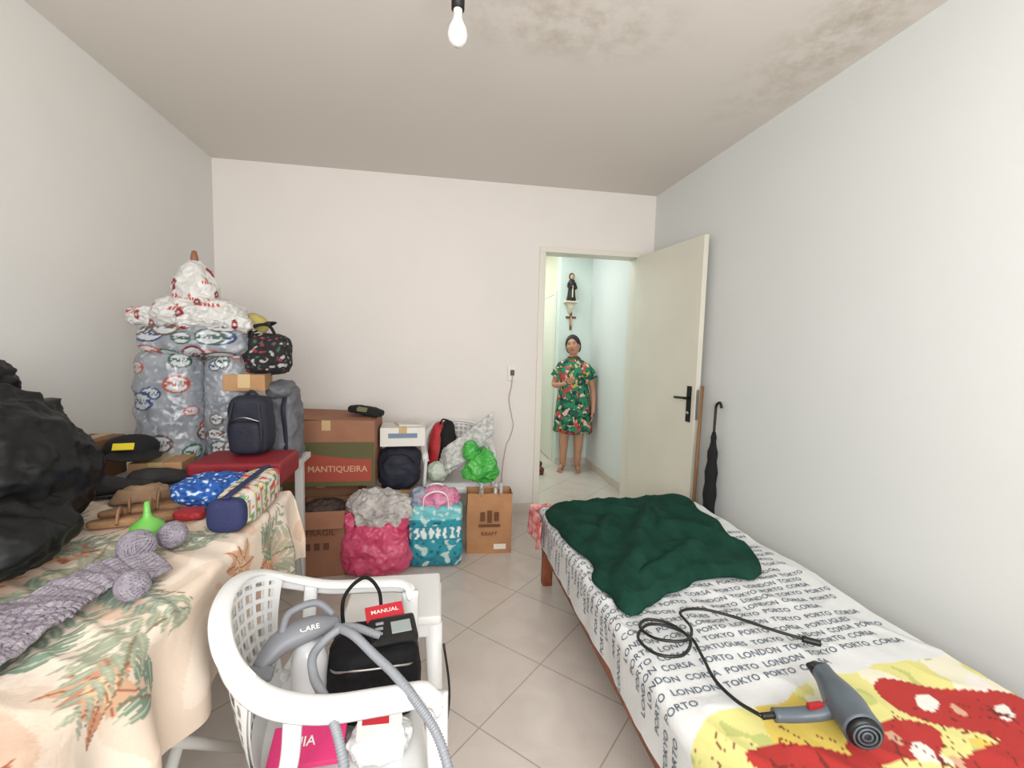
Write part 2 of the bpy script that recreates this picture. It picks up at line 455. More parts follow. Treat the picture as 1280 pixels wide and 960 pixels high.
def seg(px,py,a,c):
    ax,ay=a;cx,cy=c; t=max(0,min(1,((px-ax)*(cx-ax)+(py-ay)*(cy-ay))/((cx-ax)**2+(cy-ay)**2)))
    return math.hypot(px-ax-t*(cx-ax),py-ay-t*(cy-ay)),t
def bz(x,y,r):
    wx=x+.03*noise.noise(Vector((x*5,y*5,4))); wy=y+.03*noise.noise(Vector((x*5,y*5,9)))
    hh=0
    for (a,c,h_,w_) in FOLDS:
        d,t=seg(wx,wy,a,c); hh=max(hh,h_*math.exp(-(d/w_)**2)*(.6+.4*math.sin(t*pi)))
    c=rid(Vector((x*5+y*3,y*2.4-x*2,2)))
    e=min(1,(1-r)*10)
    return bedz(x,y)+.010+e**.6*(.028+hh+.014*max(0,c-.3)+.03*math.exp(-((x-1.1)**2/.05+(y-2.0)**2/.08)))
b=B('green_blanket'); b.radial(poly,bz,GB,n=230,k=100); b.done(solid=.010)

# hair dryer
HG=mat('dryer_grey_plastic',(88,98,106),.35); HRd=mat('dryer_red',(168,34,38),.4); BKP=mat('black_plastic',(22,22,24),.4)
b=B('hair_dryer')
A=Vector((1.03,.99,.505)); Bq=Vector((.97,.815,.50)); ax=(Bq-A)
b.sweep([A,A.lerp(Bq,.2),A.lerp(Bq,.4),A.lerp(Bq,.6),A.lerp(Bq,.8),Bq],lambda t:.026+.018*math.sin(min(1,t*1.25)*pi*.62)**2,HG,n=20)
b.sweep([A-ax*.12,A-ax*.04,A+ax*.02],lambda t:.031-.004*t,BKP,n=20,h=lambda t:.014+.010*t)
b.lathe([(0,.0),(.036,0),(.036,.01),(.028,.014),(0,.014)],BKP,c=Bq,n=22,axis=ax)
for k in range(3): b.lathe([(.008+.009*k,.0145),(.012+.009*k,.0145),(.012+.009*k,.017),(.008+.009*k,.017)],HG,c=Bq,n=20,axis=ax,cap=False)
hp=A.lerp(Bq,.55)
b.sweep([hp,hp+Vector((-.05,.0,-.018)),hp+Vector((-.11,.012,-.03)),hp+Vector((-.17,.022,-.032))],lambda t:.021-.004*t,HG,n=16,h=lambda t:.017-.002*t)
b.box(tuple(hp+Vector((-.075,.004,-.003))),(.04,.014,.012),HRd,bev=.003)
b.box(tuple(hp+Vector((-.035,.0,.004))),(.02,.014,.014),HRd,bev=.003)
en=hp+Vector((-.17,.022,-.032))
b.sweep([en,en+Vector((-.03,.004,-.003))],.008,BKP)
zc=.457
cp=[en+Vector((-.03,.004,-.003)),(.775,.985,zc),(.765,1.06,zc),(.785,1.15,zc),(.80,1.24,zc),(.76,1.30,zc),(.69,1.31,zc+.005),(.63,1.25,zc+.005),(.65,1.17,zc+.008),(.72,1.15,zc+.012),(.78,1.21,zc+.014),(.76,1.29,zc+.014),(.70,1.33,zc+.01),(.66,1.30,zc+.006),(.68,1.23,zc+.012),(.76,1.20,zc+.02),(.82,1.27,zc+.01),(.84,1.37,zc),(.92,1.38,zc),(1.0,1.33,zc),(1.09,1.24,zc),(1.16,1.18,zc)]
b.sweep(cp,.0048,BKP,n=8)
b.sweep([(1.15,1.187,zc),(1.19,1.158,zc)],.010,BKP,n=10)
for d in (-.006,.006): b.sweep([(1.19+d*.6,1.158+d,zc),(1.207+d*.6,1.145+d,zc)],.002,STL,n=6)
b.done()

# ---------------------------------------------------------------- table with cloth
TX0,TX1,TY0,TY1,TZ=-1.51,-.55,.42,1.88,.75
def tz(x,y): return TZ+.006+.005*noise.noise(Vector((x*6,y*6,2)))+.012*max(0,rid(Vector((x*2.5,y*9+x*6,4)))-.45)+.008*max(0,rid(Vector((x*8,y*3-x*2,8)))-.4)
def tmap(x,y):
    r=.02
    ox,dx=edge(x-(TX1-r),r); X=TX1-r+ox
    o1,d1=edge(y-(TY1-r),r); Y=TY1-r+o1
    if y<TY0+r:
        o2,d2=edge((TY0+r)-y,r); Y=TY0+r-o2; d1=d2
    d=max(dx,d1)
    if dx>.02: X+=(.024*math.sin(y*23+2*math.sin(y*7))+.022)*min(1,dx*5)
    if d1>.02 : Y+=(.015*math.sin(x*25))*min(1,d1*6)*(1 if y>TY0+.1 else -1)
    return Vector((X,Y,tz(x,y)-d))
nx,ny=280,390
xs=np.linspace(TX0,TX1+.27,nx); ys=np.linspace(TY0-.2,TY1+.2,ny)
XX,YY=np.meshgrid(xs,ys); col=np.zeros((ny,nx,3)); col[:]=lin((222,204,186))
nn=np.array([[noise.noise(Vector((a*6,b_*6,9))) for a in xs] for b_ in ys])
col[nn>.12]=lin((229,215,200)); col[nn<-.28]=lin((214,184,162))
rs=random.Random(11)
def leaf(cx,cy,a,Lh,wd,c,vein=None):
    dx=XX-cx; dy=YY-cy; U=dx*math.cos(a)+dy*math.sin(a); V=-dx*math.sin(a)+dy*math.cos(a)
    V=V-.25*U*U/Lh
    t=np.clip(U/Lh,0,1); msk=(U>0)&(U<Lh)&(np.abs(V)<wd*np.sin(pi*t**.8))
    col[msk]=lin(c)
    if vein: col[msk&(np.abs(V)<.0022)]=lin(vein)
for k in range(74):
    cx=rs.uniform(TX0,TX1+.25); cy=rs.uniform(TY0-.15,TY1+.15); a=rs.uniform(0,2*pi)
    kind=rs.random()
    if kind<.66:
        n=rs.randint(5,8); stp=.034; 
        g=rs.choice([(142,154,132),(120,142,124),(156,162,140),(126,148,136),(166,164,144)])
        for i in range(n):
            x=cx+i*stp*math.cos(a); y=cy+i*stp*math.sin(a); s=1-.09*i
            leaf(x,y,a+.75,.095*s,.014*s,g,(180,182,160)); leaf(x,y,a-.75,.095*s,.014*s,g,(180,182,160)); a+=.06
        leaf(cx-.01*math.cos(a),cy-.01*math.sin(a),a,n*stp,.003,(130,116,88))
    else:
        R1=rs.choice([(184,112,82),(174,102,78),(206,154,122),(196,140,110)])
        for i in range(9):
            leaf(cx,cy,a+i*2*pi/9,rs.uniform(.06,.10),.019,R1 if i%2 else (210,168,136),(156,90,68))
        for i in range(6): leaf(cx,cy,a+.3+i*pi/3,.038,.011,(226,192,156),(164,104,74))
TC=mat('floral_tablecloth_fabric',rough=.85,attr=True,bump=.12,bscale=120)
b=B('dining_table')
vs=[tmap(float(XX[j,i]),float(YY[j,i])) for j in range(ny) for i in range(nx)]
fs=[[j*nx+i,j*nx+i+1,(j+1)*nx+i+1,(j+1)*nx+i] for j in range(ny-1) for i in range(nx-1)]
b.add(vs,fs,TC,True,None,[tuple(c) for c in col.reshape(-1,3)])
TW=mat('white_painted_metal',(214,214,210),.4)
b.box(((TX0+TX1)/2,(TY0+TY1)/2,TZ-.018),(TX1-TX0-.03,TY1-TY0-.03,.03),TW)
for x in (TX0+.06,TX1-.07):
    for y in (TY0+.08,TY1-.1): b.box((x,y,(TZ-.03)/2),(.035,.035,TZ-.03),TW)
b.box((TX1-.07,(TY0+TY1)/2,.64),(.02,TY1-TY0-.2,.05),TW)
b.sweep([(TX1-.05,1.45,.66),(TX1-.05,.75,.02)],.014,TW,smooth_path=False)
b.sweep([(TX1-.03,.85,.66),(TX1-.03,1.5,.02)],.014,TW,smooth_path=False)
b.done()
zt=TZ+.014

# second small table behind
b=B('side_table')
b.box((-1.09,2.29,.735),(.85,.62,.03),TW)
for x in (-1.47,-.71):
    for y in (2.03,2.55): b.box((x,y,.36),(.04,.04,.72),TW)
b.done()

# trash bag
BGP=mat('black_bin_liner',(17,18,20),.45,bump=.5,bscale=14,spec=.35)
b=B('garbage_bag')
shp=lambda z:(1.02-.30*max(0,z)**1.5,1.02-.25*max(0,z)**1.5)
b.blob((-1.24,1.42,.985),(.48,.56,.44),BGP,.75,.9,amp=.026,freq=7,seed=3,nu=170,nv=130,shape=shp,flat=.96)
b.blob((-1.19,1.24,.865),(.56,.46,.20),BGP,.75,.9,amp=.020,freq=8,seed=6,nu=150,nv=90,shape=shp,flat=.96)
b.blob((-1.31,1.50,1.205),(.22,.24,.16),BGP,1,1,amp=.020,freq=14,seed=8,nu=70,nv=50)
b.done()

# knitted scarf, yarn
LY=mat('lilac_wool',(164,158,166),.97,bump=.9,bscale=160,spec=.15,col2=(142,134,146),vscale=60)
b=B('knitted_scarf')
KC=catmull([(-.70,1.26,0),(-.78,1.15,0),(-.81,1.02,0),(-.80,.90,0),(-.86,.78,0),(-.86,.62,0)],10)
def kn(u,v):
    c=KC
    i=min(len(c)-2,int(v*(len(c)-1))); p=c[i].lerp(c[i+1],v*(len(c)-1)-i); t=(c[i+1]-c[i]).normalized(); nrm=Vector((-t.y,t.x,0))
    p=p+nrm*(u-.5)*(.14+.05*v+.025*math.sin(v*20))
    p.z=zt+.006+.010*math.sin(u*pi)**.4+.004*abs(math.sin(v*75))+.004*abs(math.sin(u*34+(1 if int(v*24)%2 else 0)))+.018*max(0,rid(p*7)-.3)
    return p
b.grid(80,200,kn,LY); b.done(solid=.01)
def yarn(nm,c,r,seed):
    b=B(nm); b.blob(c,(2*r*.93,)*2+(2*r*.93,),LY,nu=24,nv=16)
    rr=random.Random(seed)
    for g in range(7):
        axv=Vector((rr.uniform(-1,1),rr.uniform(-1,1),rr.uniform(-1,1))).normalized(); Q=Vector((0,0,1)).rotation_difference(axv)
        for k in range(-2,3):
            off=k*.2*r; rad=math.sqrt(max(.0001,(r*.97)**2-off**2))
            pts=[Vector(c)+Q@Vector((rad*math.cos(a),rad*math.sin(a),off)) for a in [i*2*pi/14 for i in range(14)]]
            b.sweep(pts,.0026*r/.04,LY,n=5,cyc=True,sub=2)
    b.done()
yarn('yarn_ball',(-.76,1.29,zt+.042),.042,1); yarn('yarn_ball.001',(-.72,1.375,zt+.036),.036,2); yarn('yarn_ball.002',(-.66,1.10,zt+.033),.033,3)
# funnel
b=B('green_funnel')
GF=mat('green_plastic',(112,186,84),.35)
b.lathe([(.040,0),(.044,.008),(.046,.02),(.040,.038),(.024,.052),(.012,.060),(.009,.075),(.006,.105),(.0045,.105),(.007,.07),(.020,.048),(.036,.034),(.042,.02)],GF,c=(-.83,1.46,zt),n=30,cap=False); b.done()
# pencil case
b=B('pencil_case')
NV=mat('navy_canvas',(38,44,84),.8,bump=.3,bscale=120)
def pcp(u,v,p):
    n=noise.noise(p*34); n2=noise.noise(p*50+Vector((5,5,5)))
    if abs(math.sin(p.y*70+p.x*40))<.18: return lin((150,130,70))
    return lin((206,70,80)) if n>.3 else lin((226,206,120)) if n2>.3 else lin((98,150,110)) if n<-.3 else lin((222,212,206))
PC=mat('floral_canvas',rough=.85,attr=True)
b.blob((-.618,1.66,zt+.055),(.11,.38,.105),PC,.35,.5,amp=.006,freq=12,ridge=False,paint=pcp,rot=(0,0,.04),nu=120,nv=80)
b.blob((-.620,1.475,zt+.052),(.108,.06,.104),NV,.6,.6,rot=(0,0,.04))
b.blob((-.630,1.825,zt+.055),(.10,.06,.10),NV,.6,.6,rot=(0,0,.04))
b.sweep([(-.62,1.46,zt+.108),(-.618,1.64,zt+.114),(-.628,1.84,zt+.108)],.012,NV,h=.003)
b.sweep([(-.67,1.47,zt+.08),(-.69,1.52,zt+.05),(-.69,1.60,zt+.03),(-.67,1.66,zt+.05)],.010,NV,h=.003)
b.done()
b=B('blue_floral_bag')
def bfp(u,v,p):
    n=noise.noise(p*75)
    return lin((196,214,234)) if n>.36 else lin((38,90,168)) if n>-.2 else lin((26,66,136))
b.blob((-.785,1.765,zt+.045),(.25,.20,.10),PC,.7,.8,amp=.010,freq=14,seed=2,paint=bfp,nu=160,nv=80,flat=.9,rot=(0,0,.2)); b.done()
b=B('red_pouch'); b.blob((-.78,1.60,zt+.016),(.09,.07,.03),mat('red_vinyl',(150,28,34),.5),.5,.5,amp=.004,freq=20); b.done()
b=B('leather_sandals')
LB=mat('tan_leather',(174,136,100),.7,bump=.4,bscale=60,col2=(140,102,70),vscale=12)
def sandal(M):
    out=[]
    for k,(z,s_) in enumerate(((0,.96),(.004,1),(.016,1),(.02,.97))):
        ring=[]
        for j in range(36):
            a=2*pi*j/36; x=.12*math.cos(a); w=.038+.010*math.cos(a)+.004*math.cos(2*a)
            ring.append(Vector((x*s_,w*math.sin(a)*s_,z)))
        out.append(ring)
    b.loft(out,LB,M=M)
    b.sweep([(.03,-.045,.012),(.035,-.03,.04),(.04,0,.052),(.035,.03,.04),(.03,.045,.012)],.022,LB,h=.004,M=M,up=(1,0,0))
    b.sweep([(-.04,-.038,.012),(-.04,-.02,.036),(-.04,0,.045),(-.04,.02,.036),(-.04,.038,.012)],.012,LB,h=.004,M=M,up=(1,0,0))
sandal(TR(-.96,1.68,zt,.5)); sandal(TR(-.93,1.58,zt,.35)); b.done()
b=B('brown_jacket')
JB=mat('brown_suede',(128,102,80),.9,bump=.4,bscale=40,col2=(158,128,100),vscale=10)
b.radial([(-1.12,1.78),(-1.0,1.85),(-.95,1.84),(-.93,1.80),(-1.0,1.77),(-1.1,1.74)],lambda x,y,r:zt+.003+min(1,(1-r)*4)*(.03+.02*rid(Vector((x*20,y*20,0)))),JB,n=60,k=16); b.done(solid=.004)
b=B('black_shoes')
DK=mat('dark_fabric',(34,33,36),.85,bump=.4,bscale=50,col2=(52,50,50),vscale=9)
for (x,y,rz) in ((-1.17,1.86,.4),(-1.06,2.01,.6)):
    M=TR(x,y,zt if y<1.93 else .752,rz)
    ring=[]
    prof=[(-.13,.03,.055),(-.11,.036,.075),(-.06,.038,.08),(0,.038,.07),(.05,.043,.052),(.09,.043,.042),(.12,.034,.034),(.135,.015,.022)]
    for (px,w,h) in prof: ring.append([Vector((px,w*math.cos(a),.004+h*.5+h*.5*math.sin(a))) for a in [2*pi*j/16 for j in range(16)]])
    b.loft(ring,DK,M=M)
    b.box((0,0,.008),(.26,.08,.014),BKP,bev=.006,M=M)
b.done()
CB=mat('cardboard',(182,142,104),.85,var=14,vscale=6,bump=.1,bscale=30); CBd=mat('cardboard_dark',(144,104,76),.85,var=14,vscale=5)
def carton(nm,c,size,m,rz=0,open_=False,extra=None):
    b=B(nm); M=TR(c[0],c[1],c[2],rz); w,d,h=size
    if not open_:
        b.box((0,0,h/2),(w,d,h),m,bev=.004,M=M); b.box((0,0,h+.001),(.05,d*.99,.002),mat('packing_tape',(196,168,122),.3),bev=0,M=M)
        b.box((0,-d/2-.001,h-.03),(.05,.002,.06),mat('packing_tape'),bev=0,M=M)
    else:
        t=.006
        b.box((0,0,t/2),(w,d,t),m,bev=0,M=M)
        for sx in (-1,1):
            b.box((sx*(w/2-t/2),0,h/2),(t,d,h),m,bev=.001,M=M)
            b.box((0,sx*(d/2-t/2),h/2),(w,t,h),m,bev=.001,M=M)
            b.box((sx*(w/2+.045),0,h-.035),(.11,d,t),m,bev=.001,M=M,rot=(0,sx*.65,0))
        b.box((0,-d/2-.03,h-.035),(w*.98,.10,t),m,bev=.001,M=M,rot=(.95,0,0))
    if extra: extra(b,M)
    return b.done()
carton('cardboard_box',(-1.14,2.13,.75),(.19,.15,.085),CB,.1)
carton('cardboard_box.001',(-1.43,2.16,.75),(.14,.2,.17),CBd,-.05)
b=B('black_cap')
CK=mat('black_cotton',(20,20,22),.85,bump=.2,bscale=90)
b.blob((-1.24,2.10,.890),(.19,.17,.11),CK,.9,1,flat=.55,nu=36,nv=24)
b.blob((-1.18,2.01,.878),(.18,.14,.012),CK,.6,.9,rot=(.1,.05,.4))
b.box((-1.215,2.006,.915),(.07,.004,.028),mat('yellow_label',(236,214,40),.5),bev=.001,rot=(-.5,0,.2))
b.done()

# ---------------------------------------------------------------- wrapped pillow packs
PK=mat('printed_plastic_wrap',rough=.28,attr=True,bump=.35,bscale=25,spec=.6)
def mkpaint(seed,base=(134,139,146),zs=.28,ns=30):
    rr=random.Random(seed); sp=[(rr.uniform(-pi,pi),rr.uniform(-zs,zs),rr.uniform(.030,.052),rr.uniform(.5,.9),rr.choice([(112,44,50),(52,96,72),(50,66,104),(166,76,60),(92,74,62),(60,86,78)])) for _ in range(ns)]
    def f(u,v,p):
        th=math.atan2(p.y,p.x); R_=.13
        for (a,zz,r_,asp,c) in sp:
            du=(th-a+pi)%(2*pi)-pi; du*=R_; dv=(p.z-zz)/asp
            if abs(du)>r_ or abs(dv)>r_: continue
            d=math.hypot(du,dv)
            if r_*.8<d<r_: return lin(c)
            if d<r_*.8:
                return lin(c) if abs(dv)<r_*.28 and noise.noise(Vector((du*130,dv*70,seed)))>-.1 else lin((184,189,192))
        n=noise.noise(p*14+Vector((seed,0,0)))
        if noise.noise(p*55+Vector((seed,4,0)))>.38: return lin((172,177,182))
        return lin(tuple(int(q+24*n) for q in base))
    return f
b=B('wrapped_pillow_pack')
b.blob((-1.185,2.32,1.025),(.28,.28,.55),PK,.38,.8,amp=.008,freq=9,seed=1,paint=mkpaint(1,ns=46),nu=240,nv=180)
b.blob((-.955,2.34,1.02),(.19,.24,.54),PK,.38,.85,amp=.008,freq=9,seed=4,paint=mkpaint(2,ns=46),nu=240,nv=180)
b.blob((-1.08,2.33,1.345),(.45,.26,.16),PK,.5,.6,amp=.010,freq=9,seed=6,paint=mkpaint(3,(138,142,148),.08,22),nu=200,nv=90)
b.done()
def wp(seed):
    rr=random.Random(seed); sp=[(rr.uniform(-pi,pi),rr.uniform(-.09,.09),rr.uniform(.016,.028),k) for k in range(22)]
    def f(u,v,p):
        th=math.atan2(p.y,p.x)
        for (a,zz,r_,k) in sp:
            du=((th-a+pi)%(2*pi)-pi)*.12; dv=p.z-zz
            if k%3==0:
                if math.hypot(du,dv)<r_: return lin((140,44,50)) if math.hypot(du,dv)>r_*.35 else lin((215,205,203))
            elif abs(du)<r_*1.8 and abs(dv)<r_*.38: 
                return lin((190,62,48)) if math.sin(du*420)>-.5 else lin((224,224,222))
            elif math.hypot(du,dv-r_*.9)<r_*.5 and noise.noise(p*90)>-.15: return lin((200,84,54))
        return lin((214,213,209))
    return f
WB=mat('white_plastic_bag',rough=.35,attr=True,bump=.3,bscale=30,trans=.12)
b=B('grocery_bags_bundle')
b.blob((-1.07,2.32,1.455),(.38,.26,.17),WB,.8,.8,amp=.016,freq=15,seed=3,paint=wp(4),nu=220,nv=120)
b.blob((-1.08,2.32,1.575),(.18,.17,.25),WB,.8,.9,amp=.010,freq=16,seed=5,paint=wp(9),nu=160,nv=120,shape=lambda z:(1-.35*max(0,z),1-.35*max(0,z)))
b.blob((-1.27,2.28,1.44),(.14,.10,.09),WB,.8,.9,amp=.012,freq=22,seed=7,paint=wp(3),nu=90,nv=60)
b.blob((-.91,2.28,1.42),(.16,.12,.09),WB,.8,.9,amp=.012,freq=22,seed=9,paint=wp(5),nu=90,nv=60)
b.lathe([(0,0),(.012,0),(.016,.03),(.010,.06),(0,.065)],mat('brown_knob',(140,90,68),.5),c=(-1.085,2.32,1.685),n=14)
b.done()

# ---------------------------------------------------------------- luggage stack
b=B('red_suitcase')
RV=mat('red_fabric_case',(138,30,40),.6,bump=.2,bscale=80)
b.box((-.80,2.10,.80),(.36,.26,.095),RV,bev=.02,seg=4,smooth=False)
b.sweep([(-.97,1.968,.80),(-.80,1.966,.80),(-.63,1.968,.80)],.004,BKP)
b.sweep([(-.85,1.97,.815),(-.85,1.945,.815),(-.75,1.945,.815),(-.75,1.97,.815)],.007,BKP)
b.done()
b=B('navy_backpack')
NB=mat('navy_nylon',(28,30,46),.7,bump=.25,bscale=60)
b.blob((-.80,2.17,.975),(.17,.13,.26),NB,.45,.5,amp=.008,freq=10,ridge=False)
b.blob((-.80,2.10,.93),(.13,.06,.14),NB,.45,.5)
b.sweep([(-.86,2.09,1.0),(-.80,2.075,1.02),(-.74,2.09,1.0)],.003,STL)
b.sweep([(-.83,2.17,1.10),(-.80,2.17,1.125),(-.77,2.17,1.10)],.006,NB)
for s_ in (-1,1): b.sweep([(-.80+s_*.05,2.105,1.08),(-.80+s_*.065,2.085,.97),(-.80+s_*.06,2.11,.87)],.010,mat('grey_strap',(50,52,62),.7),h=.003)
b.done()
b=B('grey_tote_bag')
GT=mat('grey_nylon',(104,106,112),.65,bump=.3,bscale=40)
b.blob((-.745,2.44,.94),(.14,.22,.38),GT,.4,.45,amp=.014,freq=9,shape=lambda z:(1-.14*z,1-.1*z),nu=80,nv=70)
b.blob((-.745,2.40,1.11),(.11,.20,.08),GT,.7,.7,amp=.014,freq=14,nu=50,nv=30)
b.sweep([(-.715,2.34,1.08),(-.715,2.31,1.02),(-.71,2.325,.90),(-.71,2.33,.80)],.010,NB,h=.003)
b.done()
carton('cardboard_box.002',(-.86,2.30,1.118),(.17,.16,.075),CB,.12)
b=B('floral_handbag')
def fhp(u,v,p):
    n=noise.noise(p*48); n2=noise.noise(p*60+Vector((9,1,2)))
    return lin((170,168,164)) if n>.38 else lin((140,50,58)) if n2>.48 else lin((70,92,80)) if n<-.42 else lin((28,28,32))
b.blob((-.80,2.36,1.285),(.22,.16,.19),PC,.5,.55,amp=.008,freq=12,paint=fhp,nu=130,nv=100)
b.sweep([(-.86,2.32,1.36),(-.84,2.30,1.41),(-.77,2.30,1.42),(-.74,2.32,1.36)],.007,CK)
b.done()
b=B('sun_hat')
b.blob((-.865,2.42,1.43),(.12,.10,.09),mat('straw_yellow',(184,170,100),.8),.8,1,nu=40,nv=24,flat=.5,rot=(0,.5,0))
b.sweep([(-.865+.07*math.cos(a),2.42+.06*math.sin(a),1.405+.035*math.cos(a)) for a in [i*pi/8 for i in range(16)]],.022,CK,h=.004,cyc=True,up=(0,0,1))
b.done()

# ---------------------------------------------------------------- big printed carton etc
OL=mat('carton_print_green',(92,88,54),.8); ORD=mat('carton_print_red',(160,72,58),.8); OIV=mat('carton_print_text',(206,164,128),.8)
def big(b,M):
    w,d,h=.56,.34,.40
    y=-d/2-.0012
    b.add([(-.278,y,.002),(.278,y,.002),(.278,y,.27),(-.278,y,.27)],[[0,1,2,3]],OL,False,M)
    n=24; vs=[];fs=[]
    for i in range(n+1):
        x=-.26+.52*i/n; top=.235-.07*math.sin(i/n*pi*.5)
        vs+= [(x,y-.0006,.03),(x,y-.0006,top)]
    for i in range(n): fs.append([2*i,2*i+2,2*i+3,2*i+1])
    b.add(vs,fs,ORD,False,M)
    T2=M@Matrix.Translation((.065,y-.002,.105))@Euler((pi/2,0,0)).to_matrix().to_4x4()
    b.text('MANTIQUEIRA',.052,OIV,M=T2)
    b.box((-.150,y-.001,.115),(.030,.002,.07),OIV,bev=0,M=M)
    for zz in (.10,.13): b.box((-.150,y-.002,zz),(.02,.002,.008),ORD,bev=0,M=M)
    b.box((.0,-.02,.412),(.50,.30,.005),mat('cardboard_brown'),bev=.001,M=M,rot=(.06,.03,0))
carton('cardboard_box.003',(-.63,2.985,.485),(.56,.34,.40),mat('cardboard_brown',(158,112,88),.85,var=12,vscale=5),-.02,extra=big)
carton('cardboard_box.004',(-.71,3.18,0),(.46,.36,.482),CBd,0)
def bxp(b,M):
    for k in range(3): b.box((-.07+k*.05,-.141,.18),(.03,.002,.04),mat('carton_ink',(100,66,48),.8),bev=0,M=M)
    b.text('FRAGIL',.05,mat('carton_ink'),M=M@Matrix.Translation((0,-.1425,.26))@Euler((pi/2,0,0)).to_matrix().to_4x4())
    b.blob((0,0,.32),(.25,.24,.16),mat('brown_clothes',(96,78,70),.9,col2=(62,54,54),vscale=18),.8,.8,amp=.02,freq=16,M=M,nu=70,nv=40)
carton('cardboard_box.005',(-.64,2.80,0),(.27,.28,.38),mat('cardboard_brown'),.05,open_=True,extra=bxp)
b=B('wire_laundry_stand')
for x in (-.84,-.80): b.sweep([(x,2.55,0),(x+.0,2.57,.2),(x,2.56,.42),(x,2.52,.5)],.006,TW)
b.sweep([(-.84,2.56,.42),(-.80,2.56,.42)],.005,TW); b.sweep([(-.84,2.57,.2),(-.74,2.50,.26),(-.69,2.48,.22)],.005,TW)
b.sweep([(-.69,2.48,.22),(-.67,2.48,.0)],.005,TW)
b.done()
PKM=mat('pink_plastic',(220,96,128),.35,bump=.4,bscale=25,col2=(204,70,108),vscale=10)
b=B('pink_plastic_bag')
b.blob((-.33,2.73,.15),(.40,.26,.32),PKM,.6,.75,amp=.018,freq=11,seed=2,nu=160,nv=100,flat=.93,shape=lambda z:(1-.1*z,1-.1*z))
GC=mat('grey_cloth_pile',(206,203,197),.9,col2=(158,152,150),vscale=20,bump=.3)
b.blob((-.34,2.75,.36),(.32,.24,.23),GC,.8,.8,amp=.024,freq=12,seed=5,nu=150,nv=90)
b.blob((-.20,2.74,.35),(.16,.18,.18),GC,.8,.8,amp=.02,freq=16,seed=9,nu=90,nv=60)
for s_ in (-1,1): b.blob((-.33+s_*.15,2.68,.31),(.07,.05,.12),PKM,.8,.8,amp=.010,freq=20,seed=s_+3,nu=50,nv=30)
b.done()
b=B('turquoise_shopping_bag')
def tqp(u,v,p):
    k=noise.noise(Vector((p.x*40,p.z*40,3))); k2=noise.noise(Vector((p.x*22,p.z*22,9)))
    if p.z>.11: return lin((110,190,194)) if k>-.2 else lin((190,220,220))
    if -.02<p.z<.07: return lin((226,236,236)) if math.sin(p.x*150+3*k)>.1 and abs(p.z-.025)<.032 else lin((36,140,156))
    if k2>.25: return lin((190,216,214))
    if k<-.3: return lin((24,104,126))
    return lin((44,152,168)) if p.z>-.12 else lin((40,128,146))
TQ=mat('turquoise_print',rough=.5,attr=True,bump=.2,bscale=20)
b.blob((.02,2.77,.195),(.32,.17,.38),TQ,.22,.3,amp=.008,freq=10,paint=tqp,nu=200,nv=140,flat=.98)
PP=mat('pink_clothes',(222,160,184),.9,col2=(200,112,148),vscale=18,bump=.3)
b.blob((.03,2.77,.41),(.25,.16,.13),PP,.8,.8,amp=.018,freq=16,seed=3,nu=120,nv=80)
b.blob((-.08,2.78,.40),(.12,.14,.14),mat('blue_clothes',(70,110,150),.9,col2=(180,180,186),vscale=22),.8,.8,amp=.016,freq=16,seed=6)
for y in (2.69,2.85): b.sweep([(-.06,y,.36),(-.05,y-.01,.45),(.02,y-.01,.48),(.08,y-.01,.45),(.09,y,.36)],.010,TQ,h=.003)
b.done()
b=B('brown_paper_bag')
KP=mat('kraft_paper',(186,138,98),.8,bump=.25,bscale=14,var=14,vscale=7); KI=mat('kraft_ink',(104,66,44),.8)
w,d,h=.29,.15,.40; t=.003
M=TR(.365,2.925,0,-.05)
def pside(x0,y0,x1,y1):
    b.grid(10,14,lambda u,v:Vector((x0+(x1-x0)*u+.006*noise.noise(Vector((u*3,v*4,x0*9))),y0+(y1-y0)*u+.006*noise.noise(Vector((u*4,v*3,y0*9+2))),h*v+.008*noise.noise(Vector((u*5,1,y0)))*v)),KP,M=M)
pside(-w/2,-d/2,w/2,-d/2);pside(w/2,-d/2,w/2,d/2);pside(w/2,d/2,-w/2,d/2);pside(-w/2,d/2,-w/2,-d/2)
b.box((0,0,.003),(w-.01,d-.01,.004),KP,M=M)
for k,(bw,bh) in enumerate(((.03,.06),(.03,.08),(.03,.06))): b.box((-.045+k*.045,-d/2-.009,.25),(bw,.002,bh),KI,bev=0,M=M)
b.box((0,-d/2-.009,.19),(.14,.002,.018),KI,bev=0,M=M)
b.box((.07,-d/2-.009,.05),(.08,.002,.035),mat('label_white',(228,222,210),.7),bev=0,M=M)
b.text('KRAFT',.035,KI,M=M@Matrix.Translation((0,-d/2-.010,.135))@Euler((pi/2,0,0)).to_matrix().to_4x4())
b.sweep([(-.06,-d/2,.38),(-.05,-d/2-.01,.44),(.05,-d/2-.01,.44),(.06,-d/2,.38)],.004,KP,M=M)
BT=mat('glass_bottle_top',(190,196,200),.2)
for (x,y,hh) in ((-.05,.02,.47),(.04,-.02,.45),(.08,.03,.44)):
    b.lathe([(0,.02),(.032,.02),(.032,hh-.14),(.014,hh-.08),(.013,hh),(0,hh)],BT,c=(x,y,0),n=16,M=M)
b.done()

